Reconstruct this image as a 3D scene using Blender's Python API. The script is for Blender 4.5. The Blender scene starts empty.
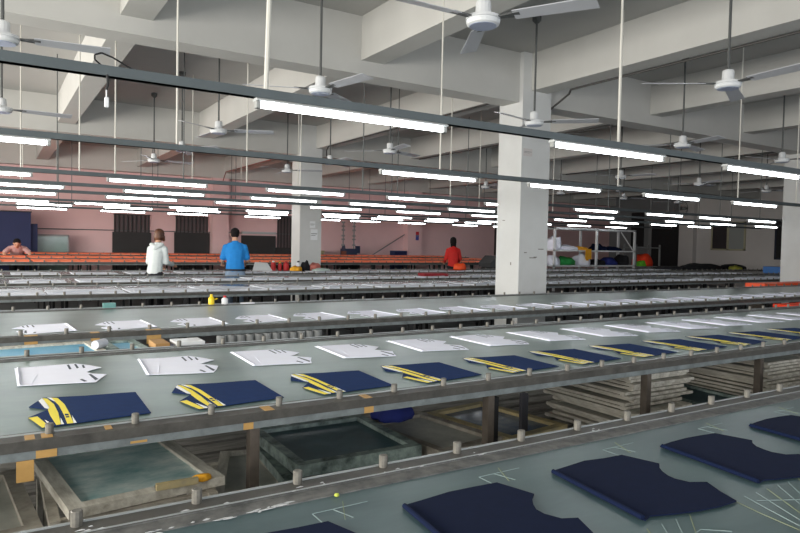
import bpy, bmesh, math, random
from mathutils import Vector, Matrix
random.seed(7)
sc = bpy.context.scene
col = sc.collection
# ------------------------------------------------------------------ camera
cam_d = bpy.data.cameras.new('camera'); cam = bpy.data.objects.new('camera', cam_d); col.objects.link(cam)
yaw, pit, roll, FPX = math.radians(32.1), math.radians(-1.98), math.radians(1.14), 652.0
fw = Vector((math.sin(yaw)*math.cos(pit), math.cos(yaw)*math.cos(pit), math.sin(pit)))
rt = Vector((math.cos(yaw), -math.sin(yaw), 0)); up = rt.cross(fw)
c_, s_ = math.cos(roll), math.sin(roll)
r2 = c_*rt + s_*up; u2 = -s_*rt + c_*up
M = Matrix(((r2.x, u2.x, -fw.x, 0), (r2.y, u2.y, -fw.y, 0), (r2.z, u2.z, -fw.z, 1.40), (0, 0, 0, 1)))
cam.matrix_world = M
cam_d.sensor_width = 36; cam_d.lens = 36*FPX/800; cam_d.clip_start = 0.05; cam_d.clip_end = 200
sc.camera = cam
# ------------------------------------------------------------------ world, exposure, daylight
w = bpy.data.worlds.new('world'); sc.world = w; w.use_nodes = True
w.node_tree.nodes['Background'].inputs[0].default_value = (0.75, 0.85, 1, 1)
w.node_tree.nodes['Background'].inputs[1].default_value = 0.6
vs = sc.view_settings
vs.view_transform = 'Standard'; vs.look = 'None'; vs.gamma = 1; vs.use_curve_mapping = False
vs.exposure = 0.40
LAMP_STRENGTH = 11.5
def area(name, loc, rot, sx, sy, power, colr):
    d = bpy.data.lights.new(name, 'AREA'); d.shape = 'RECTANGLE'; d.size = sx; d.size_y = sy
    d.energy = power; d.color = colr
    o = bpy.data.objects.new(name, d); col.objects.link(o); o.location = loc; o.rotation_euler = rot
    return o
# daylight through the windows of the left wall and of the wall behind the camera
for i, y in enumerate((-1.5, 2.6, 6.7, 10.8, 14.9)):
    area('window_daylight', (-4.35, y, 1.9), (0, math.radians(-90), 0), 1.7, 2.6, 215, (1.0, 0.96, 0.88))
for i, x in enumerate((-1.5, 4.0, 9.5)):
    area('window_daylight', (x, -3.85, 1.9), (math.radians(90), 0, 0), 2.6, 1.7, 90, (0.92, 0.96, 1.0))

# ------------------------------------------------------------------ materials
def lin(c):
    return tuple((v/255/12.92 if v/255 <= .04045 else ((v/255+.055)/1.055)**2.4) for v in c)
def mat(name, rgb, rough=0.6, metal=0.0, var=0.0, scale=6.0, rgb2=None, bump=0.0, stretch=None, spec=0.5, coat=0.0, detail=6):
    m = bpy.data.materials.new(name); m.use_nodes = True
    nt = m.node_tree; b = nt.nodes['Principled BSDF']
    c1 = lin(rgb)
    b.inputs['Base Color'].default_value = (*c1, 1); b.inputs['Roughness'].default_value = rough
    b.inputs['Metallic'].default_value = metal
    b.inputs['Specular IOR Level'].default_value = spec
    if coat: b.inputs['Coat Weight'].default_value = coat; b.inputs['Coat Roughness'].default_value = 0.12
    if var or rgb2:
        tc = nt.nodes.new('ShaderNodeTexCoord'); mp = nt.nodes.new('ShaderNodeMapping')
        if stretch: mp.inputs['Scale'].default_value = stretch
        n = nt.nodes.new('ShaderNodeTexNoise'); n.inputs['Scale'].default_value = scale; n.inputs['Detail'].default_value = detail
        n.inputs['Roughness'].default_value = 0.65
        nt.links.new(tc.outputs['Object'], mp.inputs[0]); nt.links.new(mp.outputs[0], n.inputs['Vector'])
        r = nt.nodes.new('ShaderNodeValToRGB'); r.color_ramp.elements[0].position = 0.35; r.color_ramp.elements[1].position = 0.68
        c2 = lin(rgb2) if rgb2 else tuple(v*(1-var) for v in c1)
        r.color_ramp.elements[0].color = (*c1, 1); r.color_ramp.elements[1].color = (*c2, 1)
        nt.links.new(n.outputs['Fac'], r.inputs[0]); nt.links.new(r.outputs[0], b.inputs['Base Color'])
        if bump:
            bp = nt.nodes.new('ShaderNodeBump'); bp.inputs['Strength'].default_value = bump; bp.inputs['Distance'].default_value = 0.01
            nt.links.new(n.outputs['Fac'], bp.inputs['Height']); nt.links.new(bp.outputs[0], b.inputs['Normal'])
    return m
def emis(name, rgb, st):
    m = bpy.data.materials.new(name); m.use_nodes = True; b = m.node_tree.nodes['Principled BSDF']
    b.inputs['Base Color'].default_value = (.9, .9, .9, 1)
    b.inputs['Emission Color'].default_value = (*rgb, 1); b.inputs['Emission Strength'].default_value = st
    return m
CEIL = mat('ceiling_paint', (172, 171, 168), .85, var=.06, scale=1.2)
BEAM = mat('beam_paint', (190, 189, 185), .85, var=.06, scale=1.5)
COLM = mat('column_paint', (206, 207, 206), .7, var=.07, scale=2.5)
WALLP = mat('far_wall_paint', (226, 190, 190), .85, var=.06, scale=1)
WALLG = mat('right_wall_paint', (200, 196, 194), .85, var=.06, scale=1)
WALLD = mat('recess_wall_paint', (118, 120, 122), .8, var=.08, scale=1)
FLOORM = mat('concrete_floor', (84, 86, 86), .6, rgb2=(62, 64, 64), scale=2)
GLASS1 = mat('near_table_top', (80, 101, 103), .3, rgb2=(60, 81, 86), scale=2.2, stretch=(1, 3, 1), spec=.5)  # darker than GLASS2: the near table's lack of lamplight is in its colour
GLASS2 = mat('table_top_sheet', (112, 131, 125), .28, rgb2=(92, 112, 109), scale=2.0, stretch=(1, 2.5, 1), spec=.4)
GLASS3 = mat('table_top_grey', (104, 112, 116), .25, rgb2=(86, 94, 98), scale=2.2, spec=.4)
STEEL = mat('rail_steel', (84, 82, 77), .5, .25, rgb2=(54, 52, 49), scale=9)
APRON = mat('apron_steel', (122, 130, 131), .6, .1, rgb2=(92, 98, 99), scale=12)
EDGE = mat('dirty_edge_strip', (110, 110, 108), .7, rgb2=(66, 68, 68), scale=22)
PEGM = mat('peg_metal', (128, 125, 118), .5, .4, var=.5, scale=30)
LEGM = mat('leg_steel', (92, 84, 76), .65, .2, var=.4, scale=12)
SHELFM = mat('shelf_boards', (160, 157, 150), .8, rgb2=(110, 107, 102), scale=5, stretch=(1, 6, 1))
WHITEC = mat('white_cloth', (240, 242, 255), .85, var=.04, scale=9)
PALEC = mat('pale_cloth', (206, 209, 218), .85, var=.08, scale=5)
NAVYC = mat('navy_cloth', (12, 44, 92), .95, spec=.2, var=.15, scale=30)
NAVYD = mat('dark_navy_cloth', (8, 22, 52), .95, var=.15, scale=30, spec=.2)
YEL = mat('yellow_print', (240, 222, 70), .6); WPR = mat('white_print', (238, 240, 240), .6)
GRAYP = mat('grey_print', (70, 78, 92), .7); CHALK = mat('chalk', (140, 157, 157), .9); CHALKY = mat('yellow_chalk', (134, 142, 112), .9)
ORANGE = mat('orange_cloth', (255, 136, 92), .8, rgb2=(252, 112, 68), scale=4)
ORANGE2 = mat('orange_plastic', (250, 84, 30), .5, var=.1, scale=4)
RAILM = mat('light_rail_paint', (88, 96, 99), .5, .3, var=.15, scale=6)
LAMPW = mat('lamp_white', (190, 193, 193), .5); TUBE = emis('lamp_tube', (0.92, 0.97, 1.0), LAMP_STRENGTH)
SOCK = mat('socket_grey', (150, 152, 150), .5); RODW = mat('rod_white', (200, 198, 190), .5); RODG = mat('rod_grey', (92, 96, 96), .5, .3)
FANW = mat('fan_enamel', (214, 216, 218), .35, var=.05, scale=10); FANB = mat('fan_blade', (176, 178, 184), .4); FANROD = mat('fan_rod', (84, 86, 86), .5, .3)
WOOD = mat('frame_wood', (214, 211, 200), .75, rgb2=(160, 154, 142), scale=8, stretch=(4, 1, 4)); WOODD = mat('old_wood', (178, 172, 160), .8, rgb2=(120, 114, 104), scale=9)
TEAL = mat('teal_mesh', (222, 234, 230), .35, rgb2=(116, 170, 172), scale=6, stretch=(1, 2, 1)); DKMESH = mat('dark_mesh', (58, 92, 100), .45, rgb2=(40, 66, 74), scale=5)
GRMESH = mat('grey_mesh', (200, 200, 190), .5, rgb2=(156, 158, 150), scale=5); NVMESH = mat('navy_mesh', (60, 84, 124), .25, rgb2=(140, 152, 160), scale=3)
BLUEMESH = mat('blue_mesh', (84, 160, 198), .4, rgb2=(120, 180, 205), scale=5); DKFRAME = mat('stained_frame', (160, 178, 172), .6, rgb2=(66, 80, 78), scale=14); YWOOD = mat('yellow_wood', (190, 172, 124), .7, rgb2=(140, 134, 112), scale=10)
TAPE = mat('brown_tape', (186, 146, 84), .5, var=.2, scale=12); CARD = mat('cardboard', (176, 136, 84), .8, var=.15, scale=8)
BLACK = mat('black_matt', (24, 24, 26), .7); DARK = mat('dark_grille', (40, 38, 38), .6, var=.2, scale=3); BLUEP = mat('blue_board', (16, 32, 80), .6, var=.12, scale=2)
GLASSG = mat('greenish_glass', (120, 142, 136), .12, var=.15, scale=1.5); ALU = mat('aluminium', (170, 174, 174), .4, .6)
RED = mat('red_paint', (190, 30, 34), .5); WHITE = mat('white_plastic', (228, 230, 232), .5); YELP = mat('yellow_plastic', (240, 206, 30), .45); BLUEPL = mat('blue_plastic', (46, 104, 170), .5)
GREEN = mat('green_cloth', (28, 140, 62), .8, var=.2, scale=8); ROYAL = mat('royal_cloth', (36, 50, 130), .8, var=.25, scale=8); AMBER = mat('amber_cloth', (240, 172, 40), .8, var=.1, scale=8)
BLACKC = mat('black_cloth', (24, 24, 30), .9, var=.2, scale=8); LIME = mat('lime_cloth', (110, 200, 50), .8); REDOR = mat('red_orange_cloth', (255, 70, 30), .8, var=.1, scale=6)
GREY = mat('grey_panel', (132, 134, 134), .6, var=.12, scale=4); TEALP = mat('teal_plastic', (100, 150, 146), .5); PIPE = mat('conduit_dark', (70, 68, 66), .5, .2); PIPER = mat('conduit_brown', (132, 70, 62), .5)
SKIN = mat('skin', (196, 150, 124), .55); HAIRB = mat('black_hair', (20, 17, 17), .8, spec=.2); HAIRR = mat('auburn_hair', (104, 62, 36), .5, rgb2=(48, 26, 18), scale=20, stretch=(1, 1, .2))
BLUES = mat('blue_shirt', (28, 130, 206), .85, var=.12, scale=12); HOOD = mat('grey_hoodie', (206, 212, 212), .9, var=.07, scale=12); JEANS = mat('light_jeans', (132, 152, 176), .85, var=.12, scale=20); REDJ = mat('red_jacket', (206, 32, 26), .75, var=.15, scale=10)

# ------------------------------------------------------------------ mesh helpers
class MB:
    def __init__(s): s.v = []; s.f = []; s.mi = []
    def add(s, vs_, fs, mi=0):
        o = len(s.v); s.v += [tuple(v) for v in vs_]; s.f += [tuple(i+o for i in f) for f in fs]; s.mi += [mi]*len(fs)
    def box(s, a, b, mi=0, xf=None):
        x0, y0, z0 = a; x1, y1, z1 = b
        vv = [(x0,y0,z0),(x1,y0,z0),(x1,y1,z0),(x0,y1,z0),(x0,y0,z1),(x1,y0,z1),(x1,y1,z1),(x0,y1,z1)]
        if xf: vv = [xf(Vector(v)) for v in vv]
        s.add(vv, [(3,2,1,0),(4,5,6,7),(0,1,5,4),(1,2,6,5),(2,3,7,6),(3,0,4,7)], mi); return s
    def tube(s, p, q, r, n=8, r2=None, mi=0, cap=True):
        p = Vector(p); q = Vector(q); d = (q-p).normalized()
        a = d.orthogonal().normalized(); b = d.cross(a); r2 = r if r2 is None else r2
        vv = [p+(a*math.cos(t)+b*math.sin(t))*r for t in [2*math.pi*i/n for i in range(n)]] + [q+(a*math.cos(t)+b*math.sin(t))*r2 for t in [2*math.pi*i/n for i in range(n)]]
        ff = [(i, (i+1) % n, n+(i+1) % n, n+i) for i in range(n)]
        if cap: ff += [tuple(range(n-1, -1, -1)), tuple(range(n, 2*n))]
        s.add(vv, ff, mi); return s
    def path(s, pts, r, n=8, mi=0):
        for a, b in zip(pts, pts[1:]): s.tube(a, b, r, n, mi=mi)
        return s
    def lathe(s, prof, n=16, c=(0,0,0), mi=0):
        vv = []; ff = []
        for r, z in prof:
            vv += [(c[0]+r*math.cos(2*math.pi*i/n), c[1]+r*math.sin(2*math.pi*i/n), c[2]+z) for i in range(n)]
        for k in range(len(prof)-1):
            ff += [(k*n+i, k*n+(i+1) % n, (k+1)*n+(i+1) % n, (k+1)*n+i) for i in range(n)]
        ff += [tuple(range(n-1, -1, -1)), tuple(range((len(prof)-1)*n, len(prof)*n))]
        s.add(vv, ff, mi); return s
    def poly(s, pts, z0, z1, mi=0):                     # extruded outline
        n = len(pts)
        a = sum(pts[i][0]*pts[(i+1) % n][1]-pts[(i+1) % n][0]*pts[i][1] for i in range(n))
        if a < 0: pts = pts[::-1]
        vv = [(x, y, z0) for x, y in pts]+[(x, y, z1) for x, y in pts]
        s.add(vv, [tuple(range(n-1, -1, -1)), tuple(range(n, 2*n))]+[(i, (i+1) % n, n+(i+1) % n, n+i) for i in range(n)], mi); return s
    def build(s, name, mats, parent=None, smooth=False, loc=None, rz=None, bevel=0):
        me = bpy.data.meshes.new(name); me.from_pydata(s.v, [], s.f)
        for m in (mats if isinstance(mats, (list, tuple)) else [mats]): me.materials.append(m)
        for p, i in zip(me.polygons, s.mi): p.material_index = i; p.use_smooth = smooth
        if bevel:
            bm = bmesh.new(); bm.from_mesh(me)
            bmesh.ops.bevel(bm, geom=bm.edges[:], offset=bevel, segments=1, affect='EDGES'); bm.to_mesh(me); bm.free()
        me.update()
        o = bpy.data.objects.new(name, me); col.objects.link(o)
        if parent: o.parent = parent
        if loc: o.location = loc
        if rz: o.rotation_euler.z = rz
        return o
def tag(o, label=None, cat=None, group=None, kind=None):
    if label: o['label'] = label
    if cat: o['category'] = cat
    if group: o['group'] = group
    if kind: o['kind'] = kind
    return o
def empty(name, loc, label, cat, group=None, rz=0):
    o = bpy.data.objects.new(name, None); col.objects.link(o); o.location = loc; o.rotation_euler.z = rz; o.empty_display_size = .1
    return tag(o, label, cat, group)
def children(o): return [c for c in bpy.data.objects if c.parent == o]
def copy_tree(o, kids, label=None, loc=None, rz=None):
    c = o.copy(); col.objects.link(c)
    if loc: c.location = loc
    if rz is not None: c.rotation_euler.z = rz
    if label: c['label'] = label
    for k in kids:
        d = k.copy(); d.parent = c; col.objects.link(d)
    return c
ORD = ['first','second','third','fourth','fifth','sixth','seventh','eighth','ninth','tenth','eleventh','twelfth','thirteenth','fourteenth','fifteenth','sixteenth','seventeenth','eighteenth','nineteenth','twentieth','twenty-first','twenty-second','twenty-third','twenty-fourth','twenty-fifth','twenty-sixth','twenty-seventh','twenty-eighth']
def lump(loc, rx, ry, rz_, m, name, label, cat, seed=0, group=None, n=2):
    bm = bmesh.new(); bmesh.ops.create_icosphere(bm, subdivisions=3, radius=1)
    r = random.Random(seed); ph = [(r.uniform(1.2, 3.5), r.uniform(0, 6.28), r.uniform(1.2, 3.5), r.uniform(0, 6.28)) for _ in range(4)]
    for v in bm.verts:
        k = 1+sum(.09*math.sin(a*v.co.x*2+b)*math.sin(c*v.co.y*2+d) for a, b, c, d in ph)
        z = max(v.co.z, -.25)
        v.co = Vector((v.co.x*rx*k, v.co.y*ry*k, (z+.25)/1.25*rz_*k if z > -.25 else 0))
    me = bpy.data.meshes.new(name); bm.to_mesh(me); bm.free(); me.materials.append(m)
    for p in me.polygons: p.use_smooth = True
    o = bpy.data.objects.new(name, me); col.objects.link(o); o.location = loc
    return tag(o, label, cat, group)
# ------------------------------------------------------------------ setting
XL, XR, YB, YF, ZS = -4.5, 24.4, -4.0, 20.6, 4.0
def struct(name, mb, m, parent=None, **k):
    o = mb.build(name, m, parent, **k)
    if not parent: o['kind'] = 'structure'
    return o
struct('floor', MB().box((XL-.2, YB-.2, -.15), (XR+.2, YF+.2, 0)), FLOORM)
struct('ceiling', MB().box((XL-.2, YB-.2, ZS), (XR+.2, YF+.2, ZS+.15)), CEIL)
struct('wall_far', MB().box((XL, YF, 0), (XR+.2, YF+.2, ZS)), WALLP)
wr = MB(); wr.box((XR, YB, 0), (XR+.2, 16.8, ZS)); wr.box((XR-.25, 16.15, 0), (XR, 16.8, ZS))
struct('wall_right', wr, WALLG)
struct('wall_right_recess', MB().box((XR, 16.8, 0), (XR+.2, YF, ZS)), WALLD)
def wall_with_holes(name, axis, pos, thick, a0, a1, holes, zlo, zhi):
    mb = MB(); cur = a0
    def bx(u0, u1, z0, z1):
        if axis == 'x': mb.box((pos-thick, u0, z0), (pos, u1, z1))
        else: mb.box((u0, pos-thick, z0), (u1, pos, z1))
    for h0, h1 in holes:
        bx(cur, h0, 0, ZS); bx(h0, h1, 0, zlo); bx(h0, h1, zhi, ZS); cur = h1
    bx(cur, a1, 0, ZS); struct(name, mb, CEIL)
wall_with_holes('wall_left', 'x', XL, .2, YB, YF, [(y-1.3, y+1.3) for y in (-1.5, 2.6, 6.7, 10.8, 14.9)], 1.05, 2.75)
wall_with_holes('wall_back', 'y', YB, .2, XL, XR, [(x-1.3, x+1.3) for x in (-1.5, 4.0, 9.5)], 1.05, 2.75)
# ceiling beams: main beams along the tables, lighter cross beams between them
BX = [1.03+2.575*k-.0 for k in range(-2, 10)]; BW = .29
BY = [(-.4, -.07), (6.67, 7.0), (13.57, 13.9), (20.27, 20.6)]
for i, (y0, y1) in enumerate(BY):
    struct('trim_%d' % (i+1), MB().box((XL, y0, 3.34), (XR, y1, ZS)), BEAM)
n = 5
for j in range(3):
    for x in BX:
        if x < XL or x+BW > XR: continue
        struct('trim_%d' % n, MB().box((x, BY[j][1], 3.5), (x+BW, BY[j+1][0], ZS)), BEAM); n += 1
def column(name, x, y, w=.52, d=.47):
    return struct(name, MB().box((x, y, 0), (x+w, y+d, ZS)), COLM)
column('trim_40', 6.03, 6.6); column('trim_41', 5.81, 13.48); column('trim_42', 13.56, 6.6, .5, .5)
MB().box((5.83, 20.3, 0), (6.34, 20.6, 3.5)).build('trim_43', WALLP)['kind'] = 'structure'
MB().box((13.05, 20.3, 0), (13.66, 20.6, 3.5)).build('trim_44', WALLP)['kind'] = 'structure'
def ceil_z(x, y):
    for a, b in BY:
        if a-.02 < y < b+.02: return 3.34
    for bx in BX:
        if bx-.02 < x < bx+BW+.02: return 3.5
    return ZS
# barred doors and dark openings in the far wall
def grille(name, x0, x1, ztop, zmid, bars, xin=.06):
    y = YF
    o = struct(name, MB().box((x0, y-.07, 0), (x1, y, zmid)), DARK)
    b = MB()
    for i in range(bars):
        x = x0+xin+(x1-x0-2*xin)*i/(bars-1); b.tube((x, y-.03, zmid), (x, y-.03, ztop), .022, 6)
    b.box((x0+xin-.03, y-.05, ztop-.03), (x1-xin+.03, y, ztop)); b.build('grille_bars', DARK, o)
    MB().box((x0+xin, y-.012, zmid), (x1-xin, y, ztop-.02)).build('recess_panel', mat('recess_shade', (96, 84, 86), .8), o)
    return o
grille('door_1', 2.99, 4.06, 2.12, 1.59, 9); grille('door_2', 4.74, 5.80, 2.13, 1.62, 9)
d3 = struct('door_3', MB().box((6.84, YF-.06, 0), (8.0, YF, 1.58)), DARK)
MB().box((6.84, YF-.1, 1.63), (8.0, YF, 1.70)).build('top_track', ALU, d3)
grille('door_4', 8.02, 9.15, 2.22, 1.2, 10)
struct('trim_45', MB().tube((XL, YF-.03, 1.60), (9, YF-.03, 1.66), .014, 6), RODG)
struct('trim_46', MB().box((17.45, YF-.12, 0), (17.75, YF, 3.0)), DARK)
# right wall: dark doorways in the recess, a sliding window, a dark framed window
dr = struct('door_5', MB().box((XR-.06, 16.95, 0), (XR, 18.25, 2.5)), BLACK)
MB().box((XR-.09, 18.25, 0), (XR, 18.4, 2.6)).build('door_frame', GREY, dr)
struct('door_6', MB().box((XR-.05, 18.7, 1.5), (XR, 19.35, 3.0)), BLACK)
def window(name, y0, y1, z0, z1, fm, panes):
    f = MB(); t = .06; x = XR-.05
    f.box((x, y0, z0), (XR, y0+t, z1)); f.box((x, y1-t, z0), (XR, y1, z1)); f.box((x, y0, z0), (XR, y1, z0+t)); f.box((x, y0, z1-t), (XR, y1, z1))
    ym = (y0+y1)/2; f.box((x, ym-.04, z0), (XR, ym+.04, z1))
    o = struct(name, f, fm)
    MB().box((x+.02, y0+t, z0+t), (XR, ym-.04, z1-t)).build('pane', panes[0], o); MB().box((x+.02, ym+.04, z0+t), (XR, y1-t, z1-t)).build('pane', panes[1], o)
window('window_1', 14.1, 15.5, 1.40, 2.52, mat('cream_frame', (170, 166, 140), .5), (mat('grey_pane', (150, 156, 154), .06), mat('dark_pane', (44, 46, 48), .1)))
window('window_2', 12.15, 13.0, 1.1, 2.55, mat('navy_frame', (24, 32, 54), .5), (mat('bright_pane', (160, 172, 180), .05), BLACK))

# ------------------------------------------------------------------ printing tables
PX0, PITCH = .148, .2447
def table(label, y0, y1, x0, x1, top_m, z=.80, leg_m=None, pegs=(0, 0), shelf=True, legs_to=9, npeg_stuff=True):
    t = empty('printing_table', (x0, y0, 0), label, 'printing table', 'long printing tables')
    L = x1-x0; W = y1-y0; leg_m = leg_m or (LEGM if y0 < 3 else BLACK)  # legs past the second table are black, painting in the shade beneath
    def B(nm, mb, m, **k): return mb.build(nm, m, t, **k)
    B('tabletop', MB().box((0, .07, z-.02), (L, W-.07, z)), top_m)
    for a, b in ((.07, .105), (W-.125, W-.07)):
        B('edge_strip', MB().box((0, a, z), (L, b, z+.003)), EDGE)
    for a, b, s in ((0, .07, 1), (W-.07, W, -1)):
        hi = .006 if s > 0 else .007
        r = MB(); r.box((0, a, z-.026), (L, b, z+hi))
        if s < 0: r.box((0, b-.014, z+hi), (L, b-.009, z+hi+.004), 2); r.box((0, a-.002, z), (L, a, z+hi-.002), 1); r.box((0, a, z+hi), (L, a+.004, z+hi+.002), 2)
        else: r.box((0, b-.006, z+hi), (L, b, z+.010), 2)
        B('side_rail', r, [STEEL, EDGE, ALU])
        B('apron', MB().box((0, a+.006, z-.052), (L, b-.012, z-.026)), APRON)
    B('cross_bearers', (lambda m: [m.box((i*1.07+.3, .07, z-.06), (i*1.07+.34, W-.07, z-.02)) for i in range(int(L/1.07))] and m)(MB()), LEGM)
    nl = 0
    for i in range(int(L/1.07)+1):
        lx = (.78-x0) % 1.07 + i*1.07
        if lx > L-.06: break
        for yy in (.015, W-.065):
            if nl >= 60: break
            B('leg', MB().box((lx-.017, yy, 0), (lx+.017, yy+.04, z-.052)), leg_m); nl += 1
    if shelf:
        s = MB(); k = 0
        yy = .1
        while yy < W-.2:
            s.box((0, yy, .30), (L, yy+.13, .325)); yy += .17
        for i in range(int(L/1.07)+1):
            lx = (.78-x0) % 1.07 + i*1.07
            if lx < L-.06: s.box((lx-.02, .06, .26), (lx+.02, W-.06, .30))
        B('lower_shelf', s, SHELFM if y0 < 3 else BLACK)  # farther shelves blackened too, so under-table shade sits in their colour
    # registration pegs: front row on the inner edge of its rail, back row on the outer edge
    rest = MB(); cnt = 0
    px = PX0-3*PITCH
    me = None
    while px < x1-.05:
        for row, yy in ((0, .052), (1, W-.025)):
            if px < x0+.05: continue
            if pegs[row] and px < pegs[row] and cnt < 100:
                o = MB().lathe([(.0118, 0), (.0118, .030), (.0102, .032)], 10).build('peg', PEGM, t) if me is None else None
                if o is None:
                    o = bpy.data.objects.new('peg', me); col.objects.link(o); o.parent = t
                me = o.data; o.location = (px-x0, yy, z+(.006 if row == 0 else .007)); cnt += 1
            else:
                rest.lathe([(.0125, .008), (.0125, .04)], 6, (px-x0, yy, z))
        px += PITCH
    if rest.v:
        B('pegs', rest, PEGM)['kind'] = 'stuff'
    return t
X0 = -1.6
t1 = table('nearest printing table, with dark navy shirt panels on its shiny top', -.05, 1.495, X0, 6.6, GLASS1, pegs=(0, 6.5))
t2 = table('second printing table from the camera, striped navy sleeves in front of white ones', 2.16, 3.72, X0, 10.4, GLASS2, pegs=(5.6, 9))
t3 = table('third printing table from the camera, one row of white sleeves, column behind it', 4.44, 6.05, X0, 17.0, GLASS2, pegs=(9.5, 14))
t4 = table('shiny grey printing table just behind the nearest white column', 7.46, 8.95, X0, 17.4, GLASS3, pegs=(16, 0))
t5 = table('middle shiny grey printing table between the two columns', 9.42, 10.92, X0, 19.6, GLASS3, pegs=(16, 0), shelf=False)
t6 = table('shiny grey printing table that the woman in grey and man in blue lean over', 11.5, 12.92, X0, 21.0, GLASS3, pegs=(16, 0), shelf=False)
t7 = table('front table of the three covered in orange cloth', 14.5, 15.85, X0, 14.2, GLASS3, z=.90, shelf=False)
t8 = table('middle table of the three covered in orange cloth', 16.3, 17.65, X0, 14.2, GLASS3, z=.93, shelf=False)
t9 = table('rear table of the three covered in orange cloth, nearest the far wall', 18.1, 19.45, X0, 14.2, GLASS3, z=.97, shelf=False)
# chalk marks on the nearest table top
ck = MB()
def stroke(pts, wd, mi=0):
    for (xa, ya), (xb, yb) in zip(pts, pts[1:]):
        d = Vector((xb-xa, yb-ya)); nrm = Vector((-d.y, d.x)).normalized()*wd/2
        ck.poly([(xa+nrm.x-X0, ya+nrm.y+.05), (xb+nrm.x-X0, yb+nrm.y+.05), (xb-nrm.x-X0, yb-nrm.y+.05), (xa-nrm.x-X0, ya-nrm.y+.05)], .8002, .8012, mi)
for bx in (.15, .62, 1.09, 1.56, 2.03, 2.5):
    stroke([(bx-.02, 1.30), (bx-.02, 1.24)], .0022); stroke([(bx+.03, 1.30), (bx+.05, 1.24)], .0022); stroke([(bx-.02, 1.30), (bx+.12, 1.302)], .0016)
    stroke([(bx+.07, 1.33), (bx+.03, 1.24)], .0018, 1)
    for k in range(7):
        q = bx-.05+k*.05; stroke([(q, .88), (q-.02-.012*k, .80), (q-.035-.03*k, .70+.01*random.random())], .0013+.0006*(k % 2), 1 if k % 3 == 0 else 0)
    stroke([(bx+.0, .85), (bx+.1, .80), (bx+.2, .82), (bx+.25, .78)], .0016)
    stroke([(bx+.3, 1.09), (bx+.34, 1.06), (bx+.33, 1.0)], .004, 1); stroke([(bx+.33, 1.08), (bx+.38, 1.07)], .004, 1)
ck.build('chalk_marks', [CHALK, CHALKY], t1)['kind'] = 'stuff'
# smeared white paint and brown packing tape on the rails
ps = MB(); rp = random.Random(11)
for k in range(40):
    x = rp.uniform(-.1, .55); y = rp.uniform(1.355, 1.378); l = rp.uniform(.008, .05)
    ps.poly([(x-X0, y+.05), (x+l*.5-X0, y+.048), (x+l-X0, y+.051), (x+l*.6-X0, y+.05+rp.uniform(.002, .007))], .803, .8038)
for k in range(24):
    x = rp.choice([.14, .39, .63, .9, 1.2, 1.6])+rp.uniform(-.06, .06); y = rp.uniform(1.40, 1.43); l = rp.uniform(.004, .02)
    ps.poly([(x-X0, y+.05), (x+l-X0, y+.05), (x+l*.7-X0, y+.055)], .816, .8168)
ps.build('paint_streaks', mat('white_paint', (200, 202, 204), .8), t1)['kind'] = 'stuff'
def tape(t, y0t, x, y, wx, wy, z, front=0):
    mb = MB().box((x-X0-wx/2, y-y0t-wy/2, z), (x-X0+wx/2, y-y0t+wy/2, z+.0015))
    if front: mb.box((x-X0-wx/2, y-y0t-wy/2-.002, z-front), (x-X0+wx/2, y-y0t-wy/2, z+.0015))
    return mb.build('packing_tape', TAPE, t)
tape(t2, 2.16, .095, 2.195, .026, .05, .806); tape(t2, 2.16, .14, 2.195, .03, .05, .806)
tape(t2, 2.16, .31, 2.20, .02, .045, .806); tape(t2, 2.16, .83, 2.195, .035, .06, .806); tape(t2, 2.16, 1.23, 2.195, .03, .06, .806)
for xa, xb, za, zb in ((.11, .165, .749, .772), (.06, .105, .685, .747), (.735, .77, .749, .772), (1.21, 1.25, .749, .773), (.37, .42, .755, .762)):
    MB().box((xa-X0, .0035, za), (xb-X0, .0058, zb)).build('packing_tape', TAPE, t2)
tape(t3, 4.44, .2, 4.475, .07, .06, .806, .08); tape(t3, 4.44, .55, 4.475, .05, .06, .806, .05); tape(t3, 4.44, .9, 4.475, .09, .06, .806, .09)

# ------------------------------------------------------------------ cloth pieces on the tables
ZT = .803
NAVY_OUT = [(.0, .163), (.064, .246), (.03, .31), (.058, .425), (.1, .425), (.32, .395), (.372, .382), (.361, .04), (.25, .03), (.129, .018), (.03, .006)]
NAVY_OUT = [(0, .16), (.03, .006), (.129, .018), (.24, .03), (.361, .04), (.372, .385), (.31, .395), (.2, .405), (.105, .428), (.058, .438), (.008, .312), (.064, .246)]
ST = {'A_y': [(.086,.424),(.105,.409),(.118,.298),(.121,.156),(.12,.02),(.102,.022),(.103,.133),(.1,.282)],
 'A_w0': [(.073,.433),(.086,.424),(.094,.352),(.086,.377)], 'A_w1': [(.125,.125),(.129,.02),(.12,.02)],
 'B_y': [(.058,.431),(.072,.415),(.086,.314),(.089,.184),(.084,.024),(.071,.018),(.063,.154),(.062,.24),(.068,.268)],
 'B_w0': [(.042,.394),(.056,.431),(.07,.286),(.066,.25),(.054,.271)], 'B_w1': [(.09,.11),(.093,.021),(.084,.022)],
 'C_y': [(0,.153),(.026,.16),(.051,.014),(.031,.008)], 'C_w': [(.044,.105),(.065,.024),(.06,.012),(.051,.014)],
 'logo': [(.106,.153),(.117,.147),(.116,.125),(.105,.13)], 'logo2': [(.106,.118),(.116,.115),(.115,.1),(.105,.1)]}
def wob(pts, a, rnd): return [(x+rnd.uniform(-a, a), y+rnd.uniform(-a, a)) for x, y in pts]
def sub(pts, n=3):
    out = []
    for (xa, ya), (xb, yb) in zip(pts, pts[1:]+pts[:1]):
        out += [(xa+(xb-xa)*i/n, ya+(yb-ya)*i/n) for i in range(n)]
    return out
rn = random.Random(3)
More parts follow.
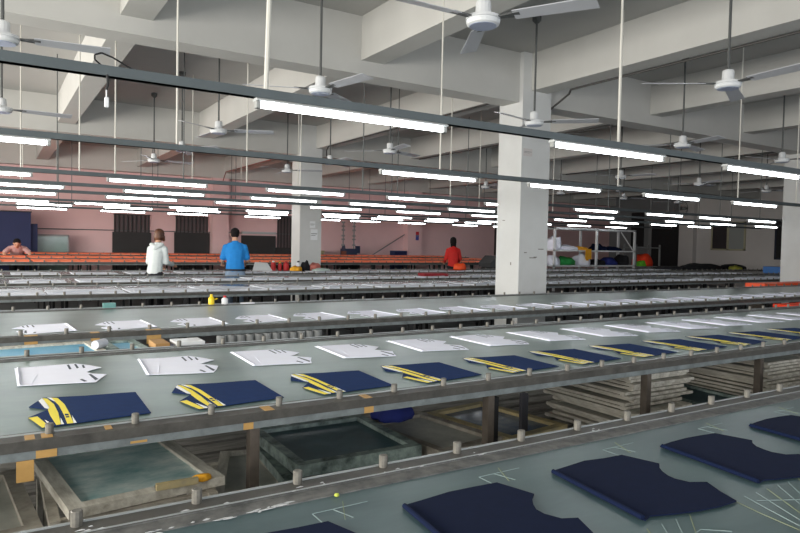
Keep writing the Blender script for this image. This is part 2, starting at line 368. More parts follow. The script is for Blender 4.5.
for k in range(11):
    m = MB()
    m.poly(NAVY_OUT, 0, .002, 0)
    for nm, pl in ST.items():
        m.poly(pl, .002, .0024 if 'logo' not in nm else .0028, {'y': 1, 'w': 2}.get(nm[2] if len(nm) > 2 and nm[1] == '_' else '', 0))
    mt = [NAVYC, YEL, WPR]
    o = m.build('sleeve_piece', mt, None, loc=(.103+.4855*k, 2.29+rn.uniform(-.006, .006), ZT), rz=rn.uniform(-.03, .03))
    tag(o, 'navy sleeve piece with yellow stripes on the second table, %s from the left' % ORD[k], 'fabric piece', 'navy striped sleeve pieces')
WH = [(.0, .06), (.02, .474), (.14, .47), (.261, .468), (.31, .40), (.355, .312), (.30, .262), (.275, .235), (.30, .19), (.341, .143), (.31, .07), (.282, .0), (.15, .03)]
WB = [[(.227,.448),(.237,.453),(.233,.334),(.223,.33)], [(.258,.449),(.267,.455),(.265,.35),(.255,.337)], [(.285,.41),(.294,.415),(.29,.34),(.28,.334)],
 [(.279,.172),(.289,.176),(.299,.053),(.284,.03)], [(.231,.074),(.241,.085),(.253,.03),(.241,.022)]]
def white_piece(mirror, rnd):
    m = MB(); f = (lambda p: [(.355-x, y) for x, y in p]) if mirror else (lambda p: p)
    m.poly(f(wob(WH, .006, rnd)), 0, .002, 0)
    for b in WB: m.poly(f(b), .002, .0024, 1)
    # soft fold at the cuff end
    m.tube((.012 if not mirror else .343, .06, .003), (.03 if not mirror else .325, .46, .003), .004, 6, mi=0)
    m.tube((.05 if not mirror else .305, .05, .001), (.09 if not mirror else .265, .26, .001), .0025, 5, mi=0)
    return m
for k in range(14):
    o = white_piece(False, rn).build('sleeve_piece', [WHITEC, GRAYP], None, loc=(.085+.4855*k, 2.925+rn.uniform(-.012, .012), ZT), rz=rn.uniform(-.04, .04))
    tag(o, 'white sleeve piece in the back row of the second table, %s from the left' % ORD[k], 'fabric piece', 'white sleeve pieces on the second table')
for k in range(22):
    o = white_piece(True, rn).build('sleeve_piece', [WHITEC, GRAYP], None, loc=(.115+.4855*k, 4.555+rn.uniform(-.01, .01), ZT+.0005), rz=rn.uniform(-.03, .03))
    tag(o, 'white sleeve piece on the third table, %s from the left' % ORD[k], 'fabric piece', 'white sleeve pieces on the third table')
BODY = [(.0, .0), (.037, .324), (.10, .333), (.18, .341), (.25, .336), (.319, .330), (.349, .226), (.322, .205), (.303, .18), (.291, .155), (.288, .13), (.30, .095), (.339, .076), (.31, .02), (.287, -.037), (.22, -.034), (.154, -.028), (.09, -.01), (.03, .006)]
for k, (bx, w_) in enumerate([(.29, 'cut by the bottom edge, leftmost'), (.757, 'cut by the bottom edge, centre'), (1.215, 'left one of two whole'), (1.672, 'right one of two whole'), (2.15, 'cut by the right edge')]):
    m = MB(); m.poly(wob(BODY, .003, rn), 0, .003); m.tube((-.0, .005, .005), (.037, .318, .005), .006, 8)
    o = m.build('shirt_piece', NAVYD, None, loc=(bx, .905, ZT), rz=rn.uniform(-.02, .02))
    tag(o, 'dark navy shirt body piece on the nearest table, '+w_, 'fabric piece', 'navy shirt body pieces')
# pale cloth laid along the grey tables
for ti, (y0, w_, x1) in enumerate(((7.56, 'grey table behind the near column', 16.8), (9.52, 'middle grey table', 17.0), (11.6, 'grey table below the two workers', 16.0))):
    x = -.6; k = 0
    while x < x1 and k < 24:
        L = rn.uniform(.62, .8)
        if ti == 0 and x < 0: x = -.3
        pts = []; nn = 9
        for i in range(nn): pts.append((L*i/(nn-1), .02+.02*rn.random()))
        hh = rn.uniform(.5, .8)
        for i in range(nn-1, -1, -1): pts.append((L*i/(nn-1), hh*(.78+.22*math.sin(i/(nn-1)*math.pi+.3*k))+.05*rn.random()))
        m = MB().poly(pts, 0, .012)
        m.tube((.04, .1, .012), (L*.8, hh*.6, .01), .012, 6)
        o = m.build('cloth_piece', PALEC, None, loc=(x, y0+.03, ZT))
        tag(o, 'pale cloth piece on the %s, %s from the left' % (w_, ORD[k]), 'fabric piece', 'pale cloth pieces on the grey tables')
        x += .80 if ti != 2 else .86; k += 1
tag(MB().poly([(0, 0), (.5, -.05), (.6, .3), (.35, .42), (.05, .3)], 0, .05).build('cloth_bundle', mat('dark_red_cloth', (130, 28, 36), .85), None, loc=(6.75, 9.9, ZT+.012)), 'dark red cloth lying on the middle grey table', 'fabric')
# orange panels on the three far tables
for ti, (y0, w_) in enumerate(((14.5, 'front'), (16.3, 'middle'), (18.1, 'rear'))):
    for k in range(16):
        x = -1.2+.95*k
        m = MB().box((0, .075, .0), (.90, 1.275, .030))
        o = m.build('orange_cloth', ORANGE, None, loc=(x, y0, (.904, .934, .974)[ti]))
        tag(o, 'orange cloth piece on the %s orange table, %s from the left' % (w_, ORD[k]), 'fabric piece', 'orange cloth pieces on the far tables')

# ------------------------------------------------------------------ screens stored under and between the tables
def screen(loc, w_, d_, rz, fm, mm, label, group, th=.032, bar=.045, name='printing_screen', tilt=0, foot=0):
    e = empty(name, loc, label, 'screen frame', group, rz); e.rotation_euler.x = tilt
    f = MB()
    if foot:
        for fx in (0, w_-bar):
            for fy in (0, d_-bar): f.box((fx+.008, fy+.012, -foot), (fx+bar-.008, fy+bar, 0))
    f.box((0, 0, 0), (bar, d_, th)); f.box((w_-bar, 0, 0), (w_, d_, th)); f.box((bar, 0, 0), (w_-bar, bar, th)); f.box((bar, d_-bar, 0), (w_-bar, d_, th))
    f.build('frame', fm, e); MB().box((bar-.004, bar-.004, th*.55), (w_-bar+.004, d_-bar+.004, th*.62)).build('mesh', mm, e)
    return e
G = 'screen frames stored under the tables'
# big teal screen poking out at the lower left, resting on two crate sides
crate = empty('screen_rack', (.14, 2.30, .325), 'low grey wooden rack holding the teal screen frame', 'rack')
for x in (.0, .46):
    for y in (.0, .36): MB().box((x, y, .0), (x+.03, y+.06, .225)).build('post', WOOD, crate)
    MB().box((x, -.20, .225), (x+.03, .42, .25)).build('rail', WOODD, crate)
MB().box((.03, -.19, .19), (.46, -.17, .248)).build('rail', WOODD, crate)
screen((.19, 2.09, .576), .48, .62, math.radians(7), WOOD, TEAL, 'teal meshed screen frame sticking out below the second table, lower left', G, th=.03)
screen((-.33, 2.10, .50), .46, .60, math.radians(5), WOODD, GRMESH, 'grey screen frame at the lower left corner beside the teal one', G, th=.05)
tb = empty('screen_rack', (-.36, 2.28, .325), 'low dark rack at the lower left corner under a grey screen', 'rack')
for x in (.02, .40):
    MB().box((x, -.1, 0.1), (x+.03, .40, .175)).box((x, .0, 0), (x+.03, .40, .1)).build('side_panel', WOODD, tb)
for i in range(2):
    screen((1.02+.01*i, 2.42+.02*i, .325+.033*i), .62, .62, math.radians(-2-1*i), WOODD, GRMESH, 'brown frame at the %s of the dark stack under the second table' % ('bottom', 'middle')[i], G)
screen((1.0, 2.40, .395), .62, .62, math.radians(-6), DKFRAME, DKMESH, 'dark stained screen frame, second from top of the stack beside the brown post', G, th=.04)
screen((1.06, 2.44, .437), .60, .60, math.radians(-1), DKFRAME, DKMESH, 'dark green meshed screen frame on top of the stack beside the brown post', G, th=.05)
for i, (dx, r) in enumerate(((.0, 8), (.08, 20))):
    screen((.66+dx, 2.5+.05*i, .325+.034*i), .3, .55, math.radians(-r), WOOD, GRMESH, ('pale wooden frame flat on the shelf right of the teal screen', 'pale wooden frame lying askew right of the teal screen')[i], G)
for i, (nm) in enumerate(('bottom', 'middle', 'top')):
    screen((1.70+.012*i, 2.37-.01*i, .326+.047*i), .40, .6, math.radians(4+2*i), WOODD, GRMESH, 'grey brown frame in the pile left of the navy screen, '+nm, G, th=.046)
for i, (nm) in enumerate(('bottom', 'middle', 'top')):
    screen((2.16-.01*i, 2.35, .326+.047*i), .44, .62, math.radians(4+2*i), YWOOD, NVMESH if i == 2 else GRMESH, 'yellowish frame behind the two dark posts, %s of its pile' % nm, G, th=.046)
rs = random.Random(5)
for i in range(17):
    z = .331+.0215*i
    screen((2.98+rs.uniform(-.02, .05), 2.30+rs.uniform(-.015, .02)+(.0 if i < 8 else .05), z), .52, .66+rs.uniform(-.03, .03), math.radians(rs.uniform(-1.8, 1.8)), WOOD, GRMESH, 'bare wooden frame in the left stack at right, %s from the bottom' % ORD[i], 'wooden frames in the left of two stacks', th=.0155, bar=.04, foot=.006)
for i in range(16):
    z = .331+.0215*i
    screen((4.30+rs.uniform(-.03, .04), 2.30+rs.uniform(-.02, .02), z), .56, .68+rs.uniform(-.03, .03), math.radians(rs.uniform(-1.8, 1.8)), WOOD, GRMESH, 'bare wooden frame in the far right stack, %s from the bottom' % ORD[i], 'wooden frames in the right of two stacks', th=.0155, bar=.04, foot=.006)
for i in range(3):
    screen((3.62+.02*i, 2.32, .326+.046*i), .44, .5, math.radians(2-3*i), DKFRAME if i == 2 else WOODD, DKMESH, 'dark frame in the low pile between the two wooden stacks, %s' % ('bottom', 'middle', 'top')[i], G, th=.042)
for i in range(12):
    screen((5.6+rs.uniform(-.03, .04), 2.32, .331+.0215*i), .56, .66, math.radians(rs.uniform(-2, 2)), WOOD, GRMESH, 'wooden frame in the stack at the right edge below the second table, %s from bottom' % ORD[i], 'wooden frames at the right edge', th=.0155, bar=.04, foot=.006)
lump((.59, 2.15, .606), .035, .02, .02, AMBER, 'sponge', 'yellow sponge on the front corner of the teal screen frame', 'sponge', 81)
lump((.69, 1.36, .803), .006, .006, .007, mat('putty', (170, 180, 70), .6), 'putty_lump', 'tiny yellow green lump on the far edge of the nearest table', 'putty', 82)
sq = empty('squeegee', (.44, 2.115, .607), 'small wooden squeegee lying on the teal screen below the second table edge', 'squeegee')
MB().box((0, 0, 0), (.13, .018, .02)).build('handle', YWOOD, sq); MB().box((.0, .018, .004), (.13, .03, .010)).build('blade', BLACK, sq)
# dark cloth hanging from the apron of the second table, navy rag beneath it
tag(MB().poly([(0, 0), (.035, 0), (.035, .16), (.03, .17), (0, .17)], 0, .02).build('hanging_rag', BLACKC, None, loc=(1.985, 2.145, .58)), 'black rag hanging from the second table beside the dark post', 'rag')
bpy.data.objects['hanging_rag'].rotation_euler = (math.radians(90), 0, 0)
tag(MB().box((1.895, 2.225, .325), (1.935, 2.265, .72)).build('prop_post', BLACK), 'black post right of the brown table leg under the second table', 'post')
lump((1.82, 2.95, .47), .12, .1, .1, ROYAL, 'cloth_bundle', 'blue rag on the grey brown frame under the second table', 'rag', 3)
# things between the second and third tables
screen((-.06, 3.90, .735), .62, .46, math.radians(5), WOOD, BLUEMESH, 'pale framed screen with bright blue mesh between second and third tables', G, th=.03)
screen((.585, 3.93, .735), .20, .42, math.radians(3), DKFRAME, BLUEMESH, 'narrow blue meshed screen right of the larger blue one between tables', G, th=.03)
e = empty('screen_rack', (-.05, 3.98, 0), 'grey trestle under the bright blue screens', 'rack')
for dx in (.06, .78):
    MB().box((dx, 0, 0), (dx+.04, .04, .735)).build('leg', WOODD, e); MB().box((dx, .32, 0), (dx+.04, .36, .735)).build('leg', WOODD, e)
MB().box((.06, 0, .69), (.82, .03, .735)).build('rail', WOODD, e)
tag(MB().tube((.50, 4.05, .79), (.56, 4.12, .79), .025, 10).build('cloth_roll', PALEC), 'pale rolled cloth at the right end of the larger blue screen', 'rag')
def stool(x0, y0, x1, y1, z, label):
    e = empty('crate', (x0, y0, 0), label, 'crate')
    for a in (0, x1-x0-.03): MB().box((a, 0, 0), (a+.03, y1-y0, z-.03)).build('side_panel', WOODD, e)
    MB().box((0, 0, z-.03), (x1-x0, y1-y0, z)).build('top', WOODD, e)
    return e
stool(.80, 3.88, 1.16, 4.2, .64, 'wooden crate below the cardboard and the flowered box between tables')
tag(MB().box((.81, 3.95, .64), (.89, 4.15, .79)).box((.82, 3.945, .66), (.88, 3.95, .77)).build('cardboard_box', CARD), 'brown cardboard box between second and third tables', 'box')
fb = empty('flowered_box', (.93, 3.95, .64), 'white and blue flowered box between second and third tables', 'box')
MB().box((0, 0, 0), (.16, .16, .13), 0).build('body', mat('flower_print', (226, 228, 236), .5, rgb2=(84, 110, 180), scale=40), fb); MB().box((-.004, -.004, .13), (.164, .164, .15)).build('lid', WHITE, fb)
cg = MB()
for i in range(12): cg.tube((1.28+.062*i, 4.22, .0), (1.28+.062*i, 4.22, .775), .031, 8)
cg.box((1.25, 4.22, 0), (2.0, 4.24, .775))
tag(cg.build('ribbed_panel', GREY, None, smooth=True), 'grey ribbed panel standing behind the second table', 'panel')
for i, x in enumerate((8.1, 8.62, 9.2)):
    e = empty('plastic_crate', (x, 3.95, 0), 'orange red plastic crate between tables at right, %s from the left' % ORD[i], 'crate', 'orange plastic crates')
    MB().box((0, 0, 0), (.42, .34, .72)).build('body', mat('dull_red_plastic', (196, 52, 34), .6), e); MB().box((-.015, -.015, .72), (.435, .355, .76)).build('rim', REDOR, e)
# bottles and oddments on the back rail of the third table
def bottle(name, loc, m, cm, label, h=.095, r=.028):
    e = empty(name, loc, label, 'bottle')
    MB().lathe([(r*.95, 0), (r, .008), (r, h*.62), (r*.5, h*.78)], 12).build('body', m, e, smooth=True); MB().lathe([(r*.48, h*.78), (r*.45, h)], 10).build('cap', cm, e)
bottle('bottle', (1.72, 6.005, .806), YELP, YELP, 'yellow bottle on the back rail of the third table')
bottle('bottle', (1.845, 6.005, .806), WHITE, RED, 'white bottle with red cap right of the yellow bottle', .08, .03)
MB().tube((.03, 0, .045), (.055, 0, .055), .006, 6).build('spout', YELP, bpy.data.objects['bottle'])
tag(MB().box((.80, 5.985, .806), (.90, 6.02, .85)).box((.81, 5.98, .81), (.89, 5.985, .84)).build('small_box', TEALP), 'small teal box on the back rail of the third table', 'box')
tag(MB().poly([(0, 0), (.14, .0), (.10, .05), (.02, .05)], 0, .012).build('folded_paper', WHITE, None, loc=(1.98, 5.965, .806)), 'folded white paper on the back rail right of the bottles', 'paper')
# orange bench and oddments at right behind the third table
ob = empty('orange_bench', (11.25, 6.14, 0), 'bright orange bench behind the third table in front of the right column', 'bench')
MB().box((0, 0, .70), (4.2, .34, .84)).build('top', ORANGE2, ob)
for x in (.05, 1.4, 2.8, 4.1): MB().box((x, .05, 0), (x+.05, .3, .70)).build('leg', LEGM, ob)
for i, (x, y, rx, ry, h, m, lb) in enumerate(((18.75, 12.25, .95, .4, .18, BLACKC, 'large black cloth heap at the right end of the grey tables'), (20.45, 12.2, .42, .36, .16, BLACKC, 'smaller black cloth heap next to the right column'), (17.2, 12.2, .42, .36, .1, BLACKC, 'flat dark cloth heap left of the large black heap'))):
    lump((x, y, ZT), rx, ry, h, m, 'cloth_heap', lb, 'fabric', 10+i)
lump((19.95, 11.85, ZT), .2, .2, .12, mat('olive_cloth', (150, 150, 60), .8), 'cloth_heap', 'olive cloth between the two black heaps', 'fabric', 20)
tag(MB().box((18.2, 9.5, .803), (18.6, 10.0, .98)).box((18.23, 9.49, .83), (18.57, 9.5, .95)).build('plastic_tub', BLUEPL), 'blue plastic tub at the right end of the middle grey table', 'tub')

# ------------------------------------------------------------------ light rails and lamps
RZ = 2.11
def lamp_proto(L=1.05):
    e = empty('fluorescent_lamp', (0, 0, 0), '', 'lamp', 'fluorescent batten lamps')
    h = MB()
    prof = [(-.027, .0), (-.027, .005), (-.016, .014), (.016, .014), (.027, .005), (.027, .0)]
    vv = [(0, y, z) for y, z in prof]+[(L, y, z) for y, z in prof]; n_ = len(prof)
    h.add(vv, [tuple(range(n_)), tuple(range(2*n_-1, n_-1, -1))]+[(i, n_+i, n_+(i+1) % n_, (i+1) % n_) for i in range(n_)])
    ks = [h.build('housing', LAMPW, e, loc=(0, 0, -.014))]
    ks.append(MB().tube((.03, 0, 0), (L-.03, 0, 0), .0140, 12).build('tube', TUBE, e, smooth=True, loc=(0, 0, -.029)))
    for x in (0, L-.022):
        ks.append(MB().box((x, -.017, -.046), (x+.022, .017, -.012)).build('end_socket', SOCK, e, bevel=.003))
    return e, ks
RAILS = [
 (2.84, 2.065, 'nearest', [1.0, 2.83, 4.60], [-1.2, 3.42, 6.2], 7.5),
 (4.85, 2.065, 'second', [-.72, 2.82, 4.53, 6.30, 8.05], [-.6, 1.13, 3.45, 5.86, 8.17, 9.6], 12),
 (7.47, 2.065, 'third', [-.7, 1.03, 2.78, 4.46, 6.13, 7.99, 9.78, 11.32, 12.95], [-.4, .77, 1.11, 2.54, 4.09, 5.5, 7.2, 8.8, 10.4, 12.0, 13.4], 17),
 (9.05, 2.065, 'fourth', [-.28, 1.44, 3.13, 4.72, 6.62, 9.8, 12.5, 14.15, 16.0], [.3, 2.2, 3.9, 5.6, 7.3, 9.1, 11.0, 13.0, 15.0], 18.5),
 (10.55, 2.065, 'fifth', [-.25, 1.43, 3.06, 4.72, 6.5, 8.3, 10.65, 12.5, 14.0, 15.5], [.8, 2.7, 4.5, 6.4, 8.2, 10.0, 12.0, 14.0, 16], 19),
 (14.2, 2.125, 'sixth', [-.1, 1.36, 3.15, 4.8, 6.68, 8.2, 9.7, 11.4, 13.2, 14.9, 16.6], [.5, 2.6, 4.7, 7.4, 9.0, 11, 13, 15], 20),
 (15.5, 2.128, 'seventh', [.42, 2.05, 3.6, 5.3, 7.35, 8.75, 10.5, 11.95, 13.7], [1.2, 3.2, 5.0, 7.2, 9.2, 11.4, 13.4], 17),
 (17.1, 2.105, 'eighth', [.47, 2.2, 3.75, 5.75, 7.6, 8.95, 10.6, 12.7, 14.4], [1.6, 3.4, 5.4, 7.4, 9.6, 11.8, 14], 17.5)]
proto, kids = lamp_proto()
first = True
for ri, (y, z, w_, lamps, rods, x1) in enumerate(RAILS):
    e = empty('light_rail', (-3.5, y, z), 'grey steel light rail hung from the ceiling, %s from the camera' % w_, 'light rail', 'light rails')
    L = x1+3.5
    b = MB(); b.box((0, -.02, -.025), (L, .02, .016)); b.box((0, -.024, -.025), (L, .024, -.012)); b.build('beam', RAILM, e)
    for rx in rods:
        t_ = MB().tube((rx+3.5, 0, .016), (rx+3.5, 0, ceil_z(rx, y)-z), .0075, 8); t_.build('hanger_rod', RODW if ri < 2 or int(rx*10) % 2 else RODG, e)
    if ri == 0:
        MB().tube((1.05+3.5, 0, .016), (1.09+3.5, -.02, 3.995-z), .0115, 8).build('hanger_rod', RODW, e)
    for i, lx in enumerate(lamps):
        lb = 'lit fluorescent lamp on the %s light rail, %s from the left' % (w_, ORD[i])
        if first: proto.location = (lx, y, z-.025); proto['label'] = lb; first = False
        else: copy_tree(proto, kids, lb, (lx, y, z-.025))
# pull switch and cable loop on the nearest rail
ps_ = empty('pull_switch', (.385, 2.80, 2.04), 'white pull switch on a black cable under the nearest rail', 'switch')
MB().path([(0, 0, 0), (.004, 0, -.035), (-.002, 0, -.06)], .005, 6).build('cable', BLACK, ps_)
MB().box((-.009, -.006, -.128), (.007, .006, -.088)).build('switch_body', WHITE, ps_, bevel=.003); MB().tube((-.002, 0, -.088), (-.002, 0, -.06), .0025, 6).build('cord', WHITE, ps_)
pts = [(.37, 2.835, 2.08), (.345, 2.835, 2.10), (.345, 2.835, 2.118), (.37, 2.835, 2.13), (.41, 2.84, 2.12), (.455, 2.845, 2.10), (.50, 2.85, 2.082)]
tag(MB().path(pts, .0035, 6).build('cable_loop', BLACK), 'black cable looping over the nearest light rail at left', 'cable')

# ------------------------------------------------------------------ ceiling fans
FZ = 2.81
def fan_proto():
    e = empty('ceiling_fan', (0, 0, ZS), '', 'fan', 'ceiling fans'); d = FZ-ZS; ks = []
    ks.append(MB().lathe([(.012, d+.11), (.012, -.05)], 8).build('downrod', FANROD, e))
    ks.append(MB().lathe([(.02, -.08), (.05, -.05), (.05, -.0)], 12).build('canopy', FANROD, e))
    ks.append(MB().lathe([(.05, d+.02), (.048, d+.10), (.044, d+.115), (.02, d+.125)], 14).build('upper_cover', FANW, e, smooth=False))
    ks.append(MB().lathe([(.05, d-.032), (.088, d-.038), (.10, d-.030), (.106, d-.012), (.100, d-.008), (.100, d-.003), (.110, d), (.108, d+.018), (.06, d+.03)], 24).build('motor', FANW, e))
    ks.append(MB().lathe([(.084, d-.0405), (.084, d-.036)], 24).build('bottom_cover', mat('fan_cover_blue', (150, 160, 186), .35), e))
    for k in range(3):
        b = MB(); a = 2*math.pi*k/3
        def R(v, a=a): return Vector((v[0]*math.cos(a)-v[1]*math.sin(a), v[0]*math.sin(a)+v[1]*math.cos(a), v[2]))
        b.add([R(v) for v in [(.20, -.05, d+.012), (.70, -.065, d+.012), (.70, .055, d-.012), (.20, .045, d-.008), (.20, -.05, d+.017), (.70, -.065, d+.017), (.70, .055, d-.007), (.20, .045, d-.003)]],
              [(3,2,1,0),(4,5,6,7),(0,1,5,4),(1,2,6,5),(2,3,7,6),(3,0,4,7)])
        ks.append(b.build('blade', FANB, e))
        br = MB(); br.add([R(v) for v in [(.09, -.02, d), (.24, -.03, d+.006), (.24, .03, d-.004), (.09, .02, d), (.09, -.02, d+.008), (.24, -.03, d+.018), (.24, .03, d+.006), (.09, .02, d+.008)]],
              [(3,2,1,0),(4,5,6,7),(0,1,5,4),(1,2,6,5),(2,3,7,6),(3,0,4,7)]); ks.append(br.build('blade_bracket', FANROD, e))
    return e, ks
fe, fk = fan_proto()
FANS = [(2.61, 3.24, 60, 'above the nearest light rail, top middle of the picture'), (5.30, 3.27, 25, 'nearest one on the right side of the picture'),
 (.07, 5.50, -6, 'large one cut by the left edge near the top'), (2.58, 5.56, 40, 'just above the longest nearest lamp'), (5.23, 5.53, 75, 'in front of the near white column'), (7.89, 5.48, 15, 'second largest on the right, left of the nearest right one'), (10.33, 5.45, 50, 'in front of the column at the right edge'),
 (.10, 8.56, 2, 'smaller one at the left edge below the large one'), (2.48, 8.41, 95, 'left of the longest nearest lamp, before the second main beam'), (5.14, 8.55, 20, 'between the two white columns, nearer one'), (10.46, 8.6, 45, 'just right of the near column, largest of a line of three'), (12.76, 8.44, 10, 'right of the near column, below the second largest right one'), (15.3, 8.4, 80, 'far right, above the window side'),
 (2.52, 10.48, 65, 'far left, right hand of two beside the pink bay'), (5.05, 10.43, 33, 'on the far white column side, nearer of two'), (12.83, 10.55, 70, 'right of the near column, middle of a line of three'),
 (2.47, 12.3, 5, 'far left, left hand of two beside the pink bay'), (4.97, 12.2, 85, 'immediately left of the far white column'), (10.03, 12.2, 12, 'left of the near white column in the pink bay'), (12.53, 12.2, 40, 'small one touching the right side of the near column'), (14.99, 12.2, 100, 'right of the near column, farthest of a line of three'), (17.28, 12.1, 22, 'small one near the wall fan')]
for i, (x, y, a, w_) in enumerate(FANS):
    lb = 'white ceiling fan '+w_
    if i == 0: fe.location = (x, y, ZS); fe.rotation_euler.z = math.radians(a); fe['label'] = lb
    else: copy_tree(fe, fk, lb, (x, y, ZS), math.radians(a))
wf = empty('wall_fan', (XR-.25, 16.45, 3.08), 'wall mounted fan at the corner of the grey recess', 'fan')
MB().box((.0, -.02, -.15), (.03, .02, .1)).tube((0, 0, 0), (-.25, 0, .02), .02, 8).build('bracket', FANROD, wf)
MB().lathe([(.1, -.06), (.13, 0), (.06, .06)], 14, (-.3, 0, 0)).build('motor', ALU, wf, smooth=True)
g = MB()
for k in range(10):
    a = math.pi*k/10; g.tube((-.42, .3*math.cos(a), .3*math.sin(a)), (-.42, -.3*math.cos(a), -.3*math.sin(a)), .006, 5)
for k in range(20):
    a0, a1 = 2*math.pi*k/20, 2*math.pi*(k+1)/20; g.tube((-.42, .3*math.cos(a0), .3*math.sin(a0)), (-.42, .3*math.cos(a1), .3*math.sin(a1)), .01, 5)
g.build('guard', FANROD, wf)
# conduits under the cross beams
def pipe(pts, m, label, r=.014): return tag(MB().path(pts, r, 8).build('conduit_pipe', m), label, 'pipe')
pipe([(6.50, .2, 3.486), (6.50, 6.2, 3.486), (6.58, 6.3, 3.46), (6.58, 6.66, 3.30)], PIPE, 'dark conduit along the beam to the near column')
pipe([(6.20, 7.2, 3.486), (6.20, 12.9, 3.486), (6.30, 13.2, 3.44), (6.42, 13.45, 3.36)], PIPE, 'dark conduit along the beam to the far column')
pipe([(6.05, 14.1, 3.486), (6.05, 19.7, 3.486), (6.1, 20.0, 3.40), (6.1, 20.2, 3.2)], PIPER, 'reddish brown conduit in the far pink bay')
pipe([(13.95, 7.2, 3.486), (13.95, 13.4, 3.486)], PIPE, 'dark conduit right of the near column on a far beam')
pipe([(8.9, 7.2, 3.486), (8.9, 13.4, 3.486)], PIPE, 'dark conduit behind the near column, left of it')

# ------------------------------------------------------------------ people
def capsule(bm, p, r, q, s):
    for c, rr in ((p, r), (q, s)):
        rr = (rr, rr, rr) if not isinstance(rr, tuple) else rr
        m = Matrix.Translation(c) @ Matrix.Diagonal((*rr, 1))
        bmesh.ops.create_icosphere(bm, subdivisions=2, radius=1, matrix=m)
    pts = [v.co.copy() for v in bm.verts]; bm.clear()
    for p_ in pts: bm.verts.new(p_)
    bm.verts.ensure_lookup_table()
    bmesh.ops.convex_hull(bm, input=bm.verts[:])
    dead = [v for v in bm.verts if not v.link_faces]
    if dead: bmesh.ops.delete(bm, geom=dead, context='VERTS')
def shape(name, caps, m, parent, voxel=.014, smooth=2):
    me = bpy.data.meshes.new(name)
    tot = bmesh.new()
    for c in caps:
        bm = bmesh.new(); capsule(bm, *c); tmp = bpy.data.meshes.new('t'); bm.to_mesh(tmp); bm.free(); tot.from_mesh(tmp); bpy.data.meshes.remove(tmp)
    tot.to_mesh(me); tot.free()
    o = bpy.data.objects.new(name, me); col.objects.link(o)
    r = o.modifiers.new('r', 'REMESH'); r.mode = 'VOXEL'; r.voxel_size = voxel
    s_m = o.modifiers.new('s', 'SMOOTH'); s_m.iterations = smooth; s_m.factor = .6
    dg = bpy.context.evaluated_depsgraph_get(); dg.update()
    nm = bpy.data.meshes.new_from_object(o.evaluated_get(dg)); o.modifiers.clear(); o.data = nm; nm.materials.clear(); nm.materials.append(m)
    for p in nm.polygons: p.use_smooth = True
    o.parent = parent
    return o
V = Vector
